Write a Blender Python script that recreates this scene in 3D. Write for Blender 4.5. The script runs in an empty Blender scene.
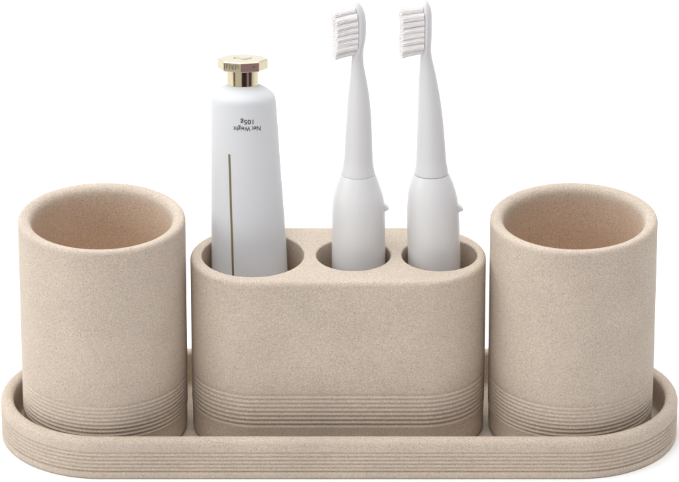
import bpy, bmesh, math, random
from mathutils import Vector, Matrix
random.seed(7)
S = 0.01                       # shapes are authored in centimetres, the scene is in metres
PI = math.pi
scene = bpy.context.scene
C = scene.collection

# ------------------------------------------------------------------ helpers
def link(name, bm, mat, parent=None, smooth=True, sharp=None, warm=None):
    for v in bm.verts:
        v.co *= S
    bmesh.ops.recalc_face_normals(bm, faces=bm.faces)
    me = bpy.data.meshes.new(name)
    if smooth:
        for f in bm.faces:
            f.smooth = True
    if sharp is not None:
        for e in bm.edges:
            if len(e.link_faces) == 2 and e.calc_face_angle(0) > math.radians(sharp):
                e.smooth = False
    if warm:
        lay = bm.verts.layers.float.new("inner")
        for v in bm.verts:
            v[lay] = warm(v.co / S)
    bm.to_mesh(me)
    bm.free()
    o = bpy.data.objects.new(name, me)
    C.objects.link(o)
    if mat:
        me.materials.append(mat)
    if parent:
        o.parent = parent
    return o

def tag(o, label, cat, group=None):
    o["label"] = label
    o["category"] = cat
    if group:
        o["group"] = group

def empty(name, loc, rot=(0, 0, 0)):
    o = bpy.data.objects.new(name, None)
    o.empty_display_size = 0.01
    C.objects.link(o)
    o.location = Vector(loc) * S
    o.rotation_euler = rot
    return o

def stadium(r, a, n):
    """outline of a circle of radius r pulled apart by +-a along x; n points per half"""
    pts = []
    for i in range(n + 1):
        t = -PI / 2 + PI * i / n
        pts.append((a + r * math.cos(t), r * math.sin(t)))
    m = 0 if a == 0 else 24
    for i in range(1, m):
        pts.append((a - 2 * a * i / m, r))
    for i in range(n + 1):
        t = PI / 2 + PI * i / n
        if a == 0 and i == 0:
            continue
        pts.append((-a + r * math.cos(t), r * math.sin(t)))
    for i in range(1, m):
        pts.append((-a + 2 * a * i / m, -r))
    if a == 0:
        pts.pop()
    return pts

def sweep(bm, profile, a, n, cap_first=True, cap_last=True, cx=0, cy=0):
    rings = []
    for r, z in profile:
        rings.append([bm.verts.new((cx + x, cy + y, z)) for x, y in stadium(r, a, n)])
    for A, B in zip(rings, rings[1:]):
        k = len(A)
        for i in range(k):
            bm.faces.new((A[i], A[(i + 1) % k], B[(i + 1) % k], B[i]))
    if cap_first:
        bm.faces.new(list(reversed(rings[0])))
    if cap_last:
        bm.faces.new(rings[-1])
    return rings

def arc(cx, cz, rad, t0, t1, n):
    return [(cx + rad * math.cos(math.radians(t0 + (t1 - t0) * i / n)),
             cz + rad * math.sin(math.radians(t0 + (t1 - t0) * i / n))) for i in range(n + 1)]

def grooves(r, z0, z1, n, depth):
    """n turned grooves between z0 (lowest) and z1 (highest): shallow rounded ridges parted by narrow cuts"""
    out = []
    p = (z1 - z0) / (n - 1)
    for i in range(n):
        z = z0 + i * p
        d = depth * (1.35 if i == 0 else 1.0)
        g = p * 0.27
        out += [(r - 0.012, z - g * 1.25), (r - d * 0.8, z - g * 0.45), (r - d, z), (r - d * 0.72, z + g * 0.55), (r - 0.022, z + g * 1.3)]
        if i < n - 1:
            out += [(r - 0.003, z + p * 0.5)]
    return out

def loft(bm, rows, n=40, power=2.0, cap=True):
    """rows: (z, cx, rx, ry)"""
    rings = []
    for z, cx, rx, ry in rows:
        ring = []
        for i in range(n):
            t = 2 * PI * i / n
            c, s = math.cos(t), math.sin(t)
            ring.append(bm.verts.new((cx + rx * math.copysign(abs(c) ** (2 / power), c),
                                      ry * math.copysign(abs(s) ** (2 / power), s), z)))
        rings.append(ring)
    for A, B in zip(rings, rings[1:]):
        for i in range(n):
            bm.faces.new((A[i], A[(i + 1) % n], B[(i + 1) % n], B[i]))
    if cap:
        bm.faces.new(list(reversed(rings[0])))
        bm.faces.new(rings[-1])
    return rings

def interp(rows, z):
    """Catmull-Rom style smooth interpolation of the rows (sorted by first column)"""
    if z <= rows[0][0]:
        return rows[0][1:]
    if z >= rows[-1][0]:
        return rows[-1][1:]
    k = max(i for i in range(len(rows) - 1) if rows[i][0] <= z)
    a, b = rows[k], rows[k + 1]
    t = (z - a[0]) / (b[0] - a[0])
    h = b[0] - a[0]
    res = []
    for c in range(1, len(a)):
        def slope(i):
            if i <= 0 or i >= len(rows) - 1:
                j = min(max(i, 0), len(rows) - 2)
                return (rows[j + 1][c] - rows[j][c]) / (rows[j + 1][0] - rows[j][0])
            d0 = (rows[i][c] - rows[i - 1][c]) / (rows[i][0] - rows[i - 1][0])
            d1 = (rows[i + 1][c] - rows[i][c]) / (rows[i + 1][0] - rows[i][0])
            return 0 if d0 * d1 < 0 else 2 * d0 * d1 / (d0 + d1) if d0 + d1 else 0
        m0, m1 = slope(k) * h, slope(k + 1) * h
        res.append((2*t**3 - 3*t**2 + 1) * a[c] + (t**3 - 2*t**2 + t) * m0 + (-2*t**3 + 3*t**2) * b[c] + (t**3 - t**2) * m1)
    return tuple(res)

def resample(rows, step):
    z0, z1 = rows[0][0], rows[-1][0]
    zs = set(r[0] for r in rows)
    n = int((z1 - z0) / step)
    for i in range(1, n):
        z = z0 + (z1 - z0) * i / n
        if min(abs(z - q) for q in zs) > step * 0.35:
            zs.add(z)
    return [(z,) + interp(rows, z) for z in sorted(zs)]

# ------------------------------------------------------------------ materials
def new_mat(name):
    m = bpy.data.materials.new(name)
    m.use_nodes = True
    nt = m.node_tree
    return m, nt, nt.nodes["Principled BSDF"], nt.nodes.new, nt.links.new

def stone(name):
    m, nt, b, N, L = new_mat(name)
    tc = N("ShaderNodeTexCoord")
    oi = N("ShaderNodeObjectInfo")
    off = N("ShaderNodeVectorMath"); off.operation = 'ADD'
    L(tc.outputs["Object"], off.inputs[0]); L(oi.outputs["Location"], off.inputs[1])
    V = off.outputs[0]
    # soft cloudiness of the cast material
    big = N("ShaderNodeTexNoise"); big.inputs["Scale"].default_value = 35; big.inputs["Detail"].default_value = 3
    L(V, big.inputs["Vector"])
    # sand grain
    fine = N("ShaderNodeTexNoise"); fine.inputs["Scale"].default_value = 1700; fine.inputs["Detail"].default_value = 3; fine.inputs["Roughness"].default_value = 0.7
    L(V, fine.inputs["Vector"])
    # separate grains, each of its own tone
    vor = N("ShaderNodeTexVoronoi"); vor.inputs["Scale"].default_value = 2300
    L(V, vor.inputs["Vector"])
    sep = N("ShaderNodeSeparateColor"); L(vor.outputs["Color"], sep.inputs[0])
    r1 = N("ShaderNodeValToRGB")
    r1.color_ramp.elements[0].position = 0.34; r1.color_ramp.elements[0].color = (0.438, 0.361, 0.292, 1)
    r1.color_ramp.elements[1].position = 0.68; r1.color_ramp.elements[1].color = (0.640, 0.552, 0.466, 1)
    L(fine.outputs["Fac"], r1.inputs["Fac"])
    # dark specks
    dk = N("ShaderNodeValToRGB")
    dk.color_ramp.elements[0].position = 0.90; dk.color_ramp.elements[0].color = (0, 0, 0, 1)
    dk.color_ramp.elements[1].position = 0.97; dk.color_ramp.elements[1].color = (0.46, 0.46, 0.46, 1)
    L(sep.outputs[0], dk.inputs["Fac"])
    mx = N("ShaderNodeMix"); mx.data_type = 'RGBA'
    L(dk.outputs["Color"], mx.inputs["Factor"]); L(r1.outputs["Color"], mx.inputs[6]); mx.inputs[7].default_value = (0.275, 0.215, 0.16, 1)
    # pale specks
    lt = N("ShaderNodeValToRGB")
    lt.color_ramp.elements[0].position = 0.86; lt.color_ramp.elements[0].color = (0, 0, 0, 1)
    lt.color_ramp.elements[1].position = 0.97; lt.color_ramp.elements[1].color = (0.35, 0.35, 0.35, 1)
    L(sep.outputs[1], lt.inputs["Fac"])
    mx2 = N("ShaderNodeMix"); mx2.data_type = 'RGBA'
    L(lt.outputs["Color"], mx2.inputs["Factor"]); L(mx.outputs[2], mx2.inputs[6]); mx2.inputs[7].default_value = (0.78, 0.70, 0.61, 1)
    hs = N("ShaderNodeHueSaturation")
    mr = N("ShaderNodeMapRange"); mr.inputs["From Min"].default_value = 0.3; mr.inputs["From Max"].default_value = 0.7
    mr.inputs["To Min"].default_value = 0.95; mr.inputs["To Max"].default_value = 1.05
    L(big.outputs["Fac"], mr.inputs["Value"]); L(mr.outputs[0], hs.inputs["Value"]); L(mx2.outputs[2], hs.inputs["Color"])
    # warm bounce light of the insides, multiplied into the base colour
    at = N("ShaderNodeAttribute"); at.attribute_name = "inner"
    bounce_tint = N("ShaderNodeMix"); bounce_tint.data_type = 'RGBA'; bounce_tint.blend_type = 'MULTIPLY'
    L(at.outputs["Fac"], bounce_tint.inputs["Factor"]); L(hs.outputs["Color"], bounce_tint.inputs[6]); bounce_tint.inputs[7].default_value = (1.14, 1.00, 0.875, 1)
    L(bounce_tint.outputs[2], b.inputs["Base Color"])
    b.inputs["Roughness"].default_value = 0.72
    b.inputs["Subsurface Weight"].default_value = 0.25
    b.inputs["Subsurface Radius"].default_value = (1.0, 0.5, 0.25)
    b.inputs["Subsurface Scale"].default_value = 0.002
    b.inputs["Specular IOR Level"].default_value = 0.28
    bp = N("ShaderNodeBump"); bp.inputs["Strength"].default_value = 0.22; bp.inputs["Distance"].default_value = 0.0003
    L(fine.outputs["Fac"], bp.inputs["Height"]); L(bp.outputs[0], b.inputs["Normal"])
    return m

def plastic(name, col, rough, spec=0.5, sss=0.0, var=0.012):
    m, nt, b, N, L = new_mat(name)
    tc = N("ShaderNodeTexCoord")
    nz = N("ShaderNodeTexNoise"); nz.inputs["Scale"].default_value = 60; nz.inputs["Detail"].default_value = 2
    L(tc.outputs["Object"], nz.inputs["Vector"])
    mr = N("ShaderNodeMapRange"); mr.inputs["To Min"].default_value = 1 - var; mr.inputs["To Max"].default_value = 1 + var
    L(nz.outputs["Fac"], mr.inputs["Value"])
    hs = N("ShaderNodeHueSaturation"); hs.inputs["Color"].default_value = (*col, 1)
    L(mr.outputs[0], hs.inputs["Value"]); L(hs.outputs["Color"], b.inputs["Base Color"])
    r2 = N("ShaderNodeMapRange"); r2.inputs["To Min"].default_value = rough * 0.85; r2.inputs["To Max"].default_value = rough * 1.15
    L(nz.outputs["Fac"], r2.inputs["Value"]); L(r2.outputs[0], b.inputs["Roughness"])
    b.inputs["Specular IOR Level"].default_value = spec
    if sss:
        b.inputs["Subsurface Weight"].default_value = sss
        b.inputs["Subsurface Radius"].default_value = (0.002, 0.002, 0.002)
        b.inputs["Subsurface Scale"].default_value = 1.0
    return m

def metal(name, col, rough):
    m, nt, b, N, L = new_mat(name)
    tc = N("ShaderNodeTexCoord")
    nz = N("ShaderNodeTexNoise"); nz.inputs["Scale"].default_value = 900
    L(tc.outputs["Object"], nz.inputs["Vector"])
    mr = N("ShaderNodeMapRange"); mr.inputs["To Min"].default_value = rough * 0.7; mr.inputs["To Max"].default_value = rough * 1.4
    L(nz.outputs["Fac"], mr.inputs["Value"]); L(mr.outputs[0], b.inputs["Roughness"])
    b.inputs["Base Color"].default_value = (*col, 1)
    b.inputs["Metallic"].default_value = 1
    return m

STONE = stone("sandstone_resin")
TUBE = plastic("tube_white", (0.640, 0.652, 0.674), 0.42, 0.25)
HANDLE = plastic("handle_white", (0.66, 0.656, 0.658), 0.32, 0.4)
HEAD = plastic("brush_head_white", (0.645, 0.642, 0.652), 0.36, 0.3)
BRISTLE = plastic("bristle_nylon", (0.97, 0.955, 0.95), 0.5, 0.3)
def translucent(m, fac):
    nt = m.node_tree; b = nt.nodes["Principled BSDF"]
    tr = nt.nodes.new("ShaderNodeBsdfTranslucent"); tr.inputs["Color"].default_value = (0.97, 0.96, 0.955, 1)
    ms = nt.nodes.new("ShaderNodeMixShader"); ms.inputs[0].default_value = fac
    nt.links.new(b.outputs[0], ms.inputs[1]); nt.links.new(tr.outputs[0], ms.inputs[2])
    nt.links.new(ms.outputs[0], nt.nodes["Material Output"].inputs["Surface"])
translucent(BRISTLE, 0.22)
SEAL = plastic("seal_grey", (0.16, 0.16, 0.165), 0.5)
SEALW = plastic("seal_white", (0.74, 0.74, 0.74), 0.5)
GOLD = metal("pale_gold", (0.60, 0.525, 0.37), 0.13)
MARK = plastic("mark_dark", (0.13, 0.11, 0.075), 0.5)
INK = plastic("ink_black", (0.03, 0.03, 0.032), 0.5)
LINE = plastic("foil_olive_gold", (0.17, 0.145, 0.055), 0.45)
WHITE = plastic("white_table", (0.95, 0.95, 0.95), 0.7, 0.1, 0, 0.002)

# ------------------------------------------------------------------ setting: white table surface
bm = bmesh.new()
pts = [(-200, -50), (200, -50), (200, 260), (-200, 260)]
vs = [bm.verts.new((x, y, 0)) for x, y in pts]
f = bm.faces.new(vs)
ex = bmesh.ops.extrude_face_region(bm, geom=[f])
for v in [g for g in ex["geom"] if isinstance(g, bmesh.types.BMVert)]:
    v.co.z -= 3
o = link("white_surface", bm, WHITE, smooth=False)
o["kind"] = "structure"

# ------------------------------------------------------------------ tray
TL, TR, TH, TF = 16.412, 5.03, 2.06, 0.296
a = TL - TR
bm = bmesh.new()
t = 0.62
prof = [(TR - 0.06, 0.0), (TR - 0.02, 0.02), (TR - 0.004, 0.06), (TR - 0.002, 0.2)]
prof += grooves(TR, 0.37, 1.36, 6, 0.076)
prof += [(TR, 1.52), (TR, 1.68)]
prof += arc(TR - 0.30, TH - 0.30, 0.30, 0, 90, 8)[1:]
prof += arc(TR - t + 0.24, TH - 0.24, 0.24, 90, 180, 8)
ri = TR - t
prof += [(ri, TH - 0.6), (ri - 0.02, TF + 0.4)]
prof += arc(ri - 0.22, TF + 0.2, 0.2, 0, -90, 6)[1:]
prof += [(ri - 0.6, TF)]
prof[0:0] = [(TR - 0.5, 0.0)]
sweep(bm, prof, a, 96)
o = link("bathroom_tray", bm, STONE, smooth=True, sharp=60)
o.location = (0.011 * S, 0, 0.0003)
tag(o, "long oval beige stone tray with ribbed rim under both tumblers and the brush holder", "tray")

# ------------------------------------------------------------------ tumblers
def make_tumbler(x, label):
    bm = bmesh.new()
    R, z0, H = 4.0, TF + 0.05, 11.5
    rr = R - 0.035
    p = [(rr - 0.45, z0), (rr - 0.2, z0), (rr - 0.06, z0 + 0.07), (rr - 0.01, z0 + 0.2), (rr, z0 + 0.34), (rr, z0 + 0.9), (R - 0.03, 1.52)]
    p += grooves(R, 1.66, 3.28, 9, 0.057)
    p += [(R, 3.5), (R, 4.5), (R, 6), (R, 7.5), (R, 9), (R, 10.4), (R, H - 0.34)]
    p += arc(R - 0.24, H - 0.22, 0.24, 0, 60, 6)
    p += [(R - 0.20, H - 0.005), (R - 0.27, H), (R - 0.34, H - 0.012)]
    q = R - 0.68
    p += [(R - 0.43, H - 0.035), (R - 0.52, H - 0.095), (R - 0.59, H - 0.185), (R - 0.635, H - 0.30), (R - 0.66, H - 0.45), (q, H - 0.75)]
    p += [(q - 0.01, 9), (q - 0.02, 6), (q - 0.03, 2.2)]
    p += arc(q - 0.63, 1.6, 0.6, 0, -90, 6)
    p += [(q - 1.6, 1.0)]
    sweep(bm, p, 0, 100)
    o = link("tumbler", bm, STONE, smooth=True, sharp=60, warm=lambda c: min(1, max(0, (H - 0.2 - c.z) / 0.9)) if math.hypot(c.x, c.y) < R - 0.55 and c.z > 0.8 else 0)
    o.location = (x * S, 0, 0.0002)
    tag(o, label, "tumbler", "stone tumblers standing on the tray")
    return o
t1 = make_tumbler(-11.339, "beige stone tumbler on the tray end beside the white toothpaste tube, left of the holder")
t2 = t1.copy(); C.objects.link(t2)
t2.location.x = 11.215 * S
t2.rotation_euler.z = 2.1
t2["label"] = "beige stone tumbler on the tray end nearest the two toothbrushes, right of the holder"

# ------------------------------------------------------------------ toothbrush holder with three wells
bm = bmesh.new()
RB, WB, HB = 3.136, 7.084, 9.5
aB = WB - RB
z0 = TF + 0.05
rr = RB - 0.035
p = [(rr - 0.4, z0), (rr - 0.18, z0), (rr - 0.05, z0 + 0.07), (rr, z0 + 0.22), (rr, z0 + 0.9), (RB - 0.025, 1.75)]
p += grooves(RB, 1.90, 3.47, 8, 0.057)
p += [(RB, 3.7), (RB, 4.6), (RB, 5.8), (RB, 7), (RB, 8.2), (RB, HB - 0.32)]
p += arc(RB - 0.22, HB - 0.22, 0.22, 0, 90, 7)
p += [(RB - 0.24, HB)]
top = sweep(bm, p, aB, 64, cap_last=False)[-1]
edges = []
def ring_edges(ring):
    k = len(ring)
    return [bm.edges.get((ring[i], ring[(i + 1) % k])) or bm.edges.new((ring[i], ring[(i + 1) % k])) for i in range(k)]
edges += ring_edges(top)
WELLS = [(-4.128, 2.447), (0.688, 1.781), (4.805, 1.805)]
for hx, hr in WELLS:
    hx += 0.044
    q = [(hr + 0.10, HB)] + [(hr + 0.08 - 0.08 * math.sin(math.radians(u)), HB - 0.08 + 0.08 * math.cos(math.radians(u))) for u in range(0, 91, 15)]
    q += [(hr, 8), (hr, 5), (hr, 1.5)] + arc(hr - 0.4, 1.4, 0.4, 0, -90, 5) 
    rings = sweep(bm, q, 0, 48, cap_first=False, cx=hx)
    edges += ring_edges(rings[0])
bmesh.ops.triangle_fill(bm, use_beauty=True, edges=edges, normal=(0, 0, 1))
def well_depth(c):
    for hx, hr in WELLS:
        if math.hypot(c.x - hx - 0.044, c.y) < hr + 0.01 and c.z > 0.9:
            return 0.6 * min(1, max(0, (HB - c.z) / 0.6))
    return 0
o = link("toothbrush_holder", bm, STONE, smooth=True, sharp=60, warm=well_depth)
o.location = (-0.044 * S, 0, 0.0002)
tag(o, "beige stone holder block with three round wells holding the tube and toothbrushes", "toothbrush holder")

# ------------------------------------------------------------------ toothpaste tube
LEAN = math.radians(12.9)
ST = -8.66                       # foot of the tube, measured along its axis from the holder's rim
ax = Vector((0, math.sin(LEAN), math.cos(LEAN)))
base = Vector((-4.30, 1.08, HB)) + ax * ST
tube = empty("toothpaste_tube", base, (-LEAN, 0, 0))
tag(tube, "white toothpaste tube with gold octagonal cap, standing cap up in the holder's widest well", "toothpaste tube")
def perim_ry(rx, P=2 * PI * 1.53):
    lo, hi = 0.02, rx
    for _ in range(40):
        m = (lo + hi) / 2
        h = ((rx - m) / (rx + m)) ** 2
        if PI * (rx + m) * (1 + 3 * h / (10 + math.sqrt(4 - 3 * h))) < P: lo = m
        else: hi = m
    return lo
rows = [(-8.66, -0.02, 2.12), (-6.5, 0.0, 2.06), (-4.0, 0.0, 1.96), (-1.233, -0.006, 1.827), (-0.247, -0.030, 1.806), (1.476, -0.087, 1.756),
        (3.683, -0.158, 1.668), (5.639, -0.218, 1.599), (7.05, -0.262, 1.542)]
TROWS = [(s, cx, rx, min(perim_ry(rx), rx)) for s, cx, rx in rows]
TROWS[0] = (-8.66, -0.02, 2.12, 0.10); TROWS[1] = (-6.5, 0, 2.06, 0.52); TROWS[2] = (-4.0, 0, 1.96, 0.92)
TROWS += [(7.22, -0.266, 1.525, 1.525), (7.36, -0.270, 1.475, 1.475), (7.48, -0.274, 1.385, 1.385), (7.60, -0.278, 1.25, 1.25), (7.72, -0.284, 1.06, 1.06), (7.82, -0.288, 0.86, 0.86), (7.90, -0.292, 0.70, 0.70)]
def tube_y(x, s, lift=0.006):
    cx, rx, ry = interp(TROWS, s)
    k = max(0.0, 1 - ((x - cx) / rx) ** 2)
    return -ry * math.sqrt(k) - lift
bm = bmesh.new()
loft(bm, [(z - ST, cx, rx, ry) for z, cx, rx, ry in resample(TROWS, 0.35)], 72)
body = link("tube_body", bm, TUBE, tube, sharp=70)
# printed gold line down the front
bm = bmesh.new()
prev = None
n = 60
for i in range(n + 1):
    s = 4.72 + (-7.5 - 4.72) * i / n
    xc = -0.934 + (4.72 - s) / (4.72 + 1.23) * (0.934 - 0.780)
    A = bm.verts.new((xc - 0.05, tube_y(xc - 0.05, s), s - ST)); B = bm.verts.new((xc + 0.05, tube_y(xc + 0.05, s), s - ST))
    if prev: bm.faces.new((prev[0], prev[1], B, A))
    prev = (A, B)
link("printed_line", bm, LINE, body)
# printed words (the tube stands on its crimp, so they read upside down)
def words(txt, cx, cs, width, height, slant=0.0):
    cu = bpy.data.curves.new("text", 'FONT'); cu.body = txt; cu.size = 1; cu.resolution_u = 6; cu.offset = 0.012
    ob = bpy.data.objects.new("text", cu); C.objects.link(ob)
    bpy.context.view_layer.update()
    dg = bpy.context.evaluated_depsgraph_get()
    me = ob.evaluated_get(dg).to_mesh()
    bm = bmesh.new(); bm.from_mesh(me)
    ob.evaluated_get(dg).to_mesh_clear()
    bpy.data.objects.remove(ob); bpy.data.curves.remove(cu)
    xs = [v.co.x for v in bm.verts]; ys = [v.co.y for v in bm.verts]
    x0, x1, y0, y1 = min(xs), max(xs), min(ys), max(ys)
    for v in bm.verts:
        u = (v.co.x - (x0 + x1) / 2) * width / (x1 - x0)
        w = (v.co.y - (y0 + y1) / 2) * height / (y1 - y0)
        x, s = cx - u, cs - w + slant * u
        v.co = (x, tube_y(x, s), s - ST)
    link("printed_text", bm, INK, body, smooth=False)
words("105g", -0.082, 6.36, 0.62, 0.30)
words("Net Weight", -0.083, 6.03, 1.29, 0.29)
# gold cap
cap = empty("cap", (0, 0, 0)); cap.parent = tube
cap.location = Vector((-0.30, 0, 7.86 - ST)) * S
bm = bmesh.new()
p = [(0.60, 0.0), (0.73, 0.0), (0.75, 0.03), (0.75, 0.60), (0.745, 0.80)]
sweep(bm, p, 0, 40)
link("cap_collar", bm, GOLD, cap, sharp=15)
bm = bmesh.new()
def octo(r, z):
    return [bm.verts.new((r * math.sin(math.radians(-3.6 + 45 * k)), -r * math.cos(math.radians(-3.6 + 45 * k)), z)) for k in range(8)]
R8 = 1.20
rings = [octo(R8 - 0.05, 0.78), octo(R8, 0.82), octo(R8, 1.22), octo(R8 - 0.05, 1.265)]
for A, B in zip(rings, rings[1:]):
    for i in range(8):
        bm.faces.new((A[i], A[(i + 1) % 8], B[(i + 1) % 8], B[i]))
bm.faces.new(list(reversed(rings[0]))); bm.faces.new(rings[-1])
caph = link("cap_head", bm, GOLD, cap, smooth=False)
# raised swirl on the cap's flat top
bm = bmesh.new()
path = []
for i in range(41):
    u = i / 40
    path.append((-0.42 + 0.85 * u, 0.02 + 0.22 * math.sin(u * 2 * PI * 1.1 + 0.5) * (1 - 0.4 * u)))
prev = None
for i, (x, y) in enumerate(path):
    j = min(i + 1, 40); k = max(i - 1, 0)
    d = Vector((path[j][0] - path[k][0], path[j][1] - path[k][1])).normalized()
    w = 0.055 * (0.35 + math.sin(PI * i / 40))
    q = [bm.verts.new((x - d.y * w, y + d.x * w, 1.266)), bm.verts.new((x - d.y * w * 0.4, y + d.x * w * 0.4, 1.292)),
         bm.verts.new((x + d.y * w * 0.4, y - d.x * w * 0.4, 1.292)), bm.verts.new((x + d.y * w, y - d.x * w, 1.266))]
    if prev:
        for c in range(3): bm.faces.new((prev[c], prev[c + 1], q[c + 1], q[c]))
    prev = q
link("swirl_emblem", bm, GOLD, caph)
# dark upright strokes and a dark square on the front facets
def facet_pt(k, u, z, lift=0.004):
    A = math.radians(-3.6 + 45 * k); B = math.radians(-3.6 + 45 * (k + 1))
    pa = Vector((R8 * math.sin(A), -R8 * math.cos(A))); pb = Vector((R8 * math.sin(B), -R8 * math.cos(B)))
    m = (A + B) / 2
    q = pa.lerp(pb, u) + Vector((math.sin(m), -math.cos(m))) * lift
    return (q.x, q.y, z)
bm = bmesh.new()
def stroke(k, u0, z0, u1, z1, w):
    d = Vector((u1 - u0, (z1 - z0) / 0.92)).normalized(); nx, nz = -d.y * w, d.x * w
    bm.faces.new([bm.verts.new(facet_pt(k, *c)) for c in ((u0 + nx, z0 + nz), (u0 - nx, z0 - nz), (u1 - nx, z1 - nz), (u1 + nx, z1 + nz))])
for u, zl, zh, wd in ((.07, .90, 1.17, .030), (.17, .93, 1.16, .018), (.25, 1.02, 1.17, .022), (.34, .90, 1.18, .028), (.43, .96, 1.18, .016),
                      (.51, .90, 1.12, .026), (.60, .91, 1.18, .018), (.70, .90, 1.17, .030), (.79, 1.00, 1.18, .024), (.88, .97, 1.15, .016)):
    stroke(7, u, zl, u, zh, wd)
link("dark_strokes", bm, MARK, caph, smooth=False)
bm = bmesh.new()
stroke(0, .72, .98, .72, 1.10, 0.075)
link("dark_square", bm, MARK, caph, smooth=False)

# ------------------------------------------------------------------ toothbrushes
BL = math.radians(5.5)
SB = -8.42
bax = Vector((0, math.sin(BL), math.cos(BL)))
def tuft_mesh(length, spread, lean, seed):
    rnd = random.Random(seed)
    bm = bmesh.new()
    prev = None
    for k in range(5):                      # the packed middle of the tuft
        u = k / 4
        ring = [bm.verts.new((-(length - 0.045) * u, 0.168 * math.cos(2 * PI * j / 14) * (1 + (spread - 1) * u),
                              0.168 * math.sin(2 * PI * j / 14) * (1 + (spread - 1) * u) + lean * u ** 1.4)) for j in range(14)]
        if prev:
            for j in range(14): bm.faces.new((prev[j], prev[(j + 1) % 14], ring[(j + 1) % 14], ring[j]))
        prev = ring
    bm.faces.new(prev)
    N = 52
    for i in range(N):
        rr = 0.168 * math.sqrt((i + 0.5) / N) if i < 22 else 0.172; th = i * 2.39996
        y0, z0 = rr * math.cos(th), rr * math.sin(th)
        y1 = y0 * spread + rnd.uniform(-.025, .025); z1 = z0 * spread + lean + rnd.uniform(-.03, .03)
        Ln = length + rnd.uniform(-.035, .02)
        prev = None
        for k in range(4):
            u = k / 3
            c = Vector((-Ln * u, y0 + (y1 - y0) * u, z0 + (z1 - z0) * u ** 1.4))
            ring = [bm.verts.new(c + Vector((0, 0.017 * math.cos(2 * PI * j / 6), 0.017 * math.sin(2 * PI * j / 6)))) for j in range(6)]
            if prev:
                for j in range(6): bm.faces.new((prev[j], prev[(j + 1) % 6], ring[(j + 1) % 6], ring[j]))
            prev = ring
        bm.faces.new(prev)
    return bm

def toothbrush(x, hrows, nrows, yaw, seal, button_s, bx, label, tip, top_slope, bot_slope, blen):
    base = Vector((x, 0.36, HB)) + bax * SB
    root = empty("electric_toothbrush", base, (-BL, 0, 0))
    tag(root, label, "toothbrush", "white toothbrushes standing in the holder")
    # handle
    rows = [(SB, 0.03, 1.05), (SB + 0.06, 0.03, 1.16), (SB + 0.2, 0.03, 1.23)] + hrows
    bm = bmesh.new()
    loft(bm, [(z - SB, cx, r, r) for z, cx, r in resample(rows, 0.22)], 56)
    link("handle", bm, HANDLE, root, sharp=50)
    h = [o for o in root.children if o.name.startswith("handle")][0]
    # switch button: a small wedge at the side of the handle
    bm = bmesh.new()
    cz = button_s - SB
    sec = [(bx - 0.12, cz + 0.26), (bx + 0.02, cz + 0.20), (bx + 0.17, cz + 0.06), (bx + 0.215, cz - 0.02), (bx + 0.20, cz - 0.06), (bx + 0.02, cz - 0.14), (bx - 0.12, cz - 0.16)]
    sides = []
    for y, k in ((-0.30, 0.0), (-0.27, 1), (0.05, 1), (0.08, 0.0)):
        sides.append([bm.verts.new((bx - 0.12 + (px - bx + 0.12) * (0.8 + 0.2 * k), y, cz + (pz - cz) * (0.85 + 0.15 * k))) for px, pz in sec])
    for A, B in zip(sides, sides[1:]):
        for i in range(len(sec)):
            bm.faces.new((A[i], A[(i + 1) % len(sec)], B[(i + 1) % len(sec)], B[i]))
    bm.faces.new(sides[0]); bm.faces.new(list(reversed(sides[-1])))
    link("switch_button", bm, HANDLE, h, sharp=30)
    # sealing ring between handle and head
    zt, cx, r = hrows[-1]
    bm = bmesh.new()
    rs = nrows[0][2] - 0.02
    loft(bm, [(zt - 0.05 - SB, cx, rs, rs), (zt + 0.05 - SB, cx, rs, rs)], 48)
    link("sealing_ring", bm, seal, root, sharp=40)
    # neck and head, one moulding
    bm = bmesh.new()
    rr = resample(nrows, 0.16)
    loft(bm, [(z - SB, cx, rx, ry) for z, cx, rx, ry in rr], 48)
    head = link("brush_head", bm, HEAD, root, sharp=60)
    # bristle tufts: nine rows, three or four across
    R = 8
    for i in range(R):
        s = tip[0] + (tip[1] - tip[0]) * i / (R - 1)
        cx, rx, ry = interp(nrows, s)
        lean = bot_slope + (top_slope - bot_slope) * i / (R - 1)
        cols = (-0.19, 0.19) if i in (0, R - 1) else (-0.32, 0.0, 0.32)
        for c in cols:
            half = (tip[1] - tip[0]) / (R - 1) / 2
            ds = half * (0.9 if c == 0.0 and i < R - 2 else 0) + random.uniform(-0.02, 0.02)
            bm = tuft_mesh(blen + rx * 0.1, 1.18, lean, hash((i, c, x)) % 9999)
            M = Matrix.Translation((cx - rx * 0.88, c, s + ds - SB))
            bmesh.ops.transform(bm, matrix=M, verts=bm.verts)
            bmesh.ops.rotate(bm, cent=(cx, 0, s - SB), matrix=Matrix.Rotation(yaw, 3, 'Z'), verts=bm.verts)
            link("bristle_tuft", bm, BRISTLE, head, sharp=60)
    return root

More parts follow.
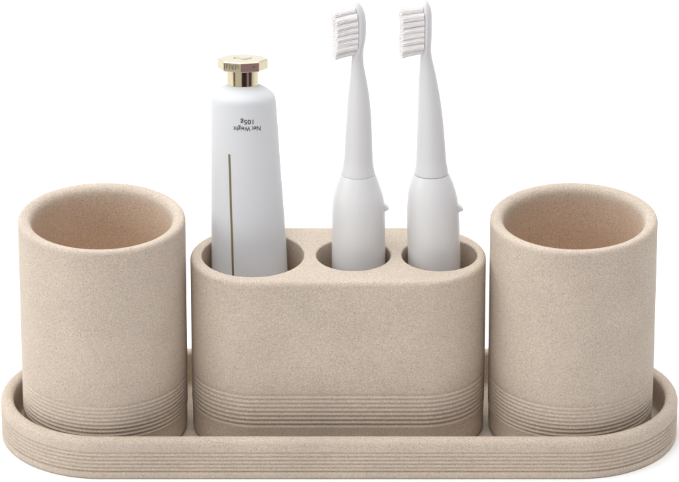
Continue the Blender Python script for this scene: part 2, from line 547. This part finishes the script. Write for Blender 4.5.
toothbrush(0.91,
    [(-0.684, 0.027, 1.285), (1.357, 0.025, 1.276), (2.119, 0.020, 1.266), (2.626, 0.018, 1.222), (3.0, 0.008, 1.142), (3.335, -0.004, 1.040), (3.65, -0.006, 0.935), (3.86, -0.003, 0.86), (3.94, 0.0, 0.825)],
    [(3.955, 0.0, 0.80, 0.80), (4.03, 0.0, 0.795, 0.795), (4.245, 0.004, 0.752, 0.752), (4.648, 0.012, 0.692, 0.692), (5.655, 0.019, 0.645, 0.645), (6.659, 0.030, 0.600, 0.600), (7.661, 0.022, 0.525, 0.525),
     (8.659, 0.000, 0.401, 0.41), (9.45, -0.040, 0.300, 0.34), (9.80, -0.036, 0.268, 0.36), (10.08, 0.006, 0.238, 0.44), (10.40, 0.060, 0.228, 0.50), (10.896, 0.112, 0.255, 0.52), (11.44, 0.118, 0.262, 0.52),
     (11.85, 0.075, 0.26, 0.47), (12.22, -0.02, 0.235, 0.38), (12.42, -0.10, 0.19, 0.27), (12.54, -0.15, 0.11, 0.13)],
    math.radians(13), SEALW, 2.28, 1.262,
    "white toothbrush in the middle well between the toothpaste tube and the other brush", (10.17, 12.16), -0.17, -0.13, 1.02)
toothbrush(4.53,
    [(-0.53, 0.034, 1.265), (1.357, -0.021, 1.257), (2.373, -0.051, 1.228), (2.879, -0.078, 1.172), (3.386, -0.105, 1.055), (3.70, -0.118, 0.945), (3.90, -0.122, 0.865), (3.96, -0.125, 0.835)],
    [(3.985, -0.126, 0.805, 0.805), (4.06, -0.128, 0.80, 0.80), (4.20, -0.130, 0.782, 0.782), (4.648, -0.141, 0.722, 0.722), (5.655, -0.166, 0.668, 0.668), (6.659, -0.198, 0.608, 0.608), (7.661, -0.249, 0.534, 0.534),
     (8.659, -0.322, 0.430, 0.44), (9.55, -0.392, 0.312, 0.34), (9.85, -0.412, 0.268, 0.35), (10.15, -0.402, 0.232, 0.42), (10.5, -0.388, 0.226, 0.50), (10.896, -0.375, 0.228, 0.54), (11.64, -0.372, 0.232, 0.53),
     (12.15, -0.42, 0.24, 0.46), (12.44, -0.475, 0.19, 0.31), (12.61, -0.495, 0.11, 0.13)],
    math.radians(9), SEAL, 2.24, 1.185,
    "white toothbrush with grey seal line at its neck, nearest the right tumbler", (10.2, 12.2), -0.09, -0.12, 1.03)

# ------------------------------------------------------------------ light: white studio surround and softboxes
w = bpy.data.worlds.new("World")
scene.world = w
w.use_nodes = True
nt = w.node_tree
N, L = nt.nodes.new, nt.links.new
bg = nt.nodes["Background"]
tc = N("ShaderNodeTexCoord")
sx = N("ShaderNodeSeparateXYZ"); L(tc.outputs["Generated"], sx.inputs[0])
def M(op, a, b=None, c=None):
    n = N("ShaderNodeMath"); n.operation = op
    for i, v in enumerate((a, b, c)):
        if v is None: continue
        if isinstance(v, (int, float)): n.inputs[i].default_value = v
        else: L(v, n.inputs[i])
    return n.outputs[0]
negy = M('MULTIPLY', sx.outputs["Y"], -1)
az = M('MULTIPLY', M('ARCTAN2', sx.outputs["X"], negy), 180 / PI)        # 0 = towards the viewer, + = right
el = M('MULTIPLY', M('ARCSINE', sx.outputs["Z"]), 180 / PI)
def smooth(v, a, b, lo, hi):
    n = N("ShaderNodeMapRange"); n.interpolation_type = 'SMOOTHSTEP'
    n.inputs["From Min"].default_value = a; n.inputs["From Max"].default_value = b
    n.inputs["To Min"].default_value = lo; n.inputs["To Max"].default_value = hi
    L(v, n.inputs["Value"]); return n.outputs[0]
FRONT, LEFT, RIGHT, TOP = 0.02, 1.35, 0.62, 0.95
lev = M('ADD', FRONT, M('ADD', smooth(az, -95, -22, LEFT - FRONT, 0), smooth(az, 50, 115, 0, RIGHT - FRONT)))
lev = M('ADD', lev, smooth(az, 105, 160, 0, 0.45))
topk = smooth(el, 15, 70, 0, 1)
lev = M('ADD', M('MULTIPLY', lev, M('SUBTRACT', 1, topk)), M('MULTIPLY', topk, TOP))
def band(v, a, b, s=1.5):
    return M('MULTIPLY', smooth(v, a - s, a + s, 0, 1), smooth(v, b - s, b + s, 1, 0))
elk = band(el, -24, 20, 2)
def mixc(fac, A, B):
    n = N("ShaderNodeMix"); n.data_type = 'RGBA'
    L(fac, n.inputs["Factor"])
    for i, v in ((6, A), (7, B)):
        if isinstance(v, tuple): n.inputs[i].default_value = (*v, 1)
        else: L(v, n.inputs[i])
    return n.outputs[2]
gray = N("ShaderNodeCombineXYZ")
for i in range(3): L(lev, gray.inputs[i])
col = gray.outputs[0]
col = mixc(M('MULTIPLY', band(az, -54, -7), elk), col, (0.78, 0.77, 0.75))         # pale patch added to the surround, reflected by the cap, left of the viewer
col = mixc(M('MULTIPLY', band(az, -2, 56), elk), col, (0.05, 0.028, 0.03))       # dark equipment in the room behind the viewer
col = mixc(M('MULTIPLY', band(az, 30, 46), elk), col, (0.40, 0.28, 0.38))
col = mixc(M('MULTIPLY', band(az, -74, -57), elk), col, (0.12, 0.085, 0.055))
L(col, bg.inputs["Color"])
bg.inputs["Strength"].default_value = 1.0

def softbox(name, loc, target, sx_, sy_, power):
    l = bpy.data.lights.new(name, 'AREA'); l.shape = 'RECTANGLE'; l.size = sx_; l.size_y = sy_; l.energy = power
    o = bpy.data.objects.new(name, l); C.objects.link(o); o.location = loc
    o.rotation_euler = (Vector(target) - Vector(loc)).to_track_quat('-Z', 'Y').to_euler()
softbox("softbox_overhead", (-0.12, -0.05, 1.5), (0, 0.0, 0), 1.6, 1.3, 15.5)
softbox("softbox_front", (-0.2, -0.85, 1.45), (0, 0, 0.05), 1.0, 0.8, 4.5)
softbox("softbox_side", (-1.35, -0.42, 0.62), (0, 0, 0.08), 0.7, 0.7, 4)

# ------------------------------------------------------------------ camera
E_ = math.radians(25.404); D_ = 251.181
cam = bpy.data.cameras.new("Camera")
cam.sensor_fit = 'HORIZONTAL'; cam.sensor_width = 36; cam.lens = 5249.658 / 679 * 36
cam.clip_start = 0.05; cam.clip_end = 100
co = bpy.data.objects.new("Camera", cam); C.objects.link(co)
co.location = Vector((0.02, -D_ * math.cos(E_), 10.235 + D_ * math.sin(E_))) * S
co.rotation_euler = (PI / 2 - E_, 0, 0)
scene.camera = co
scene.cycles.max_bounces = 16
scene.cycles.diffuse_bounces = 10
scene.view_settings.view_transform = 'Standard'
scene.view_settings.look = 'None'
scene.view_settings.exposure = 0
scene.view_settings.gamma = 1
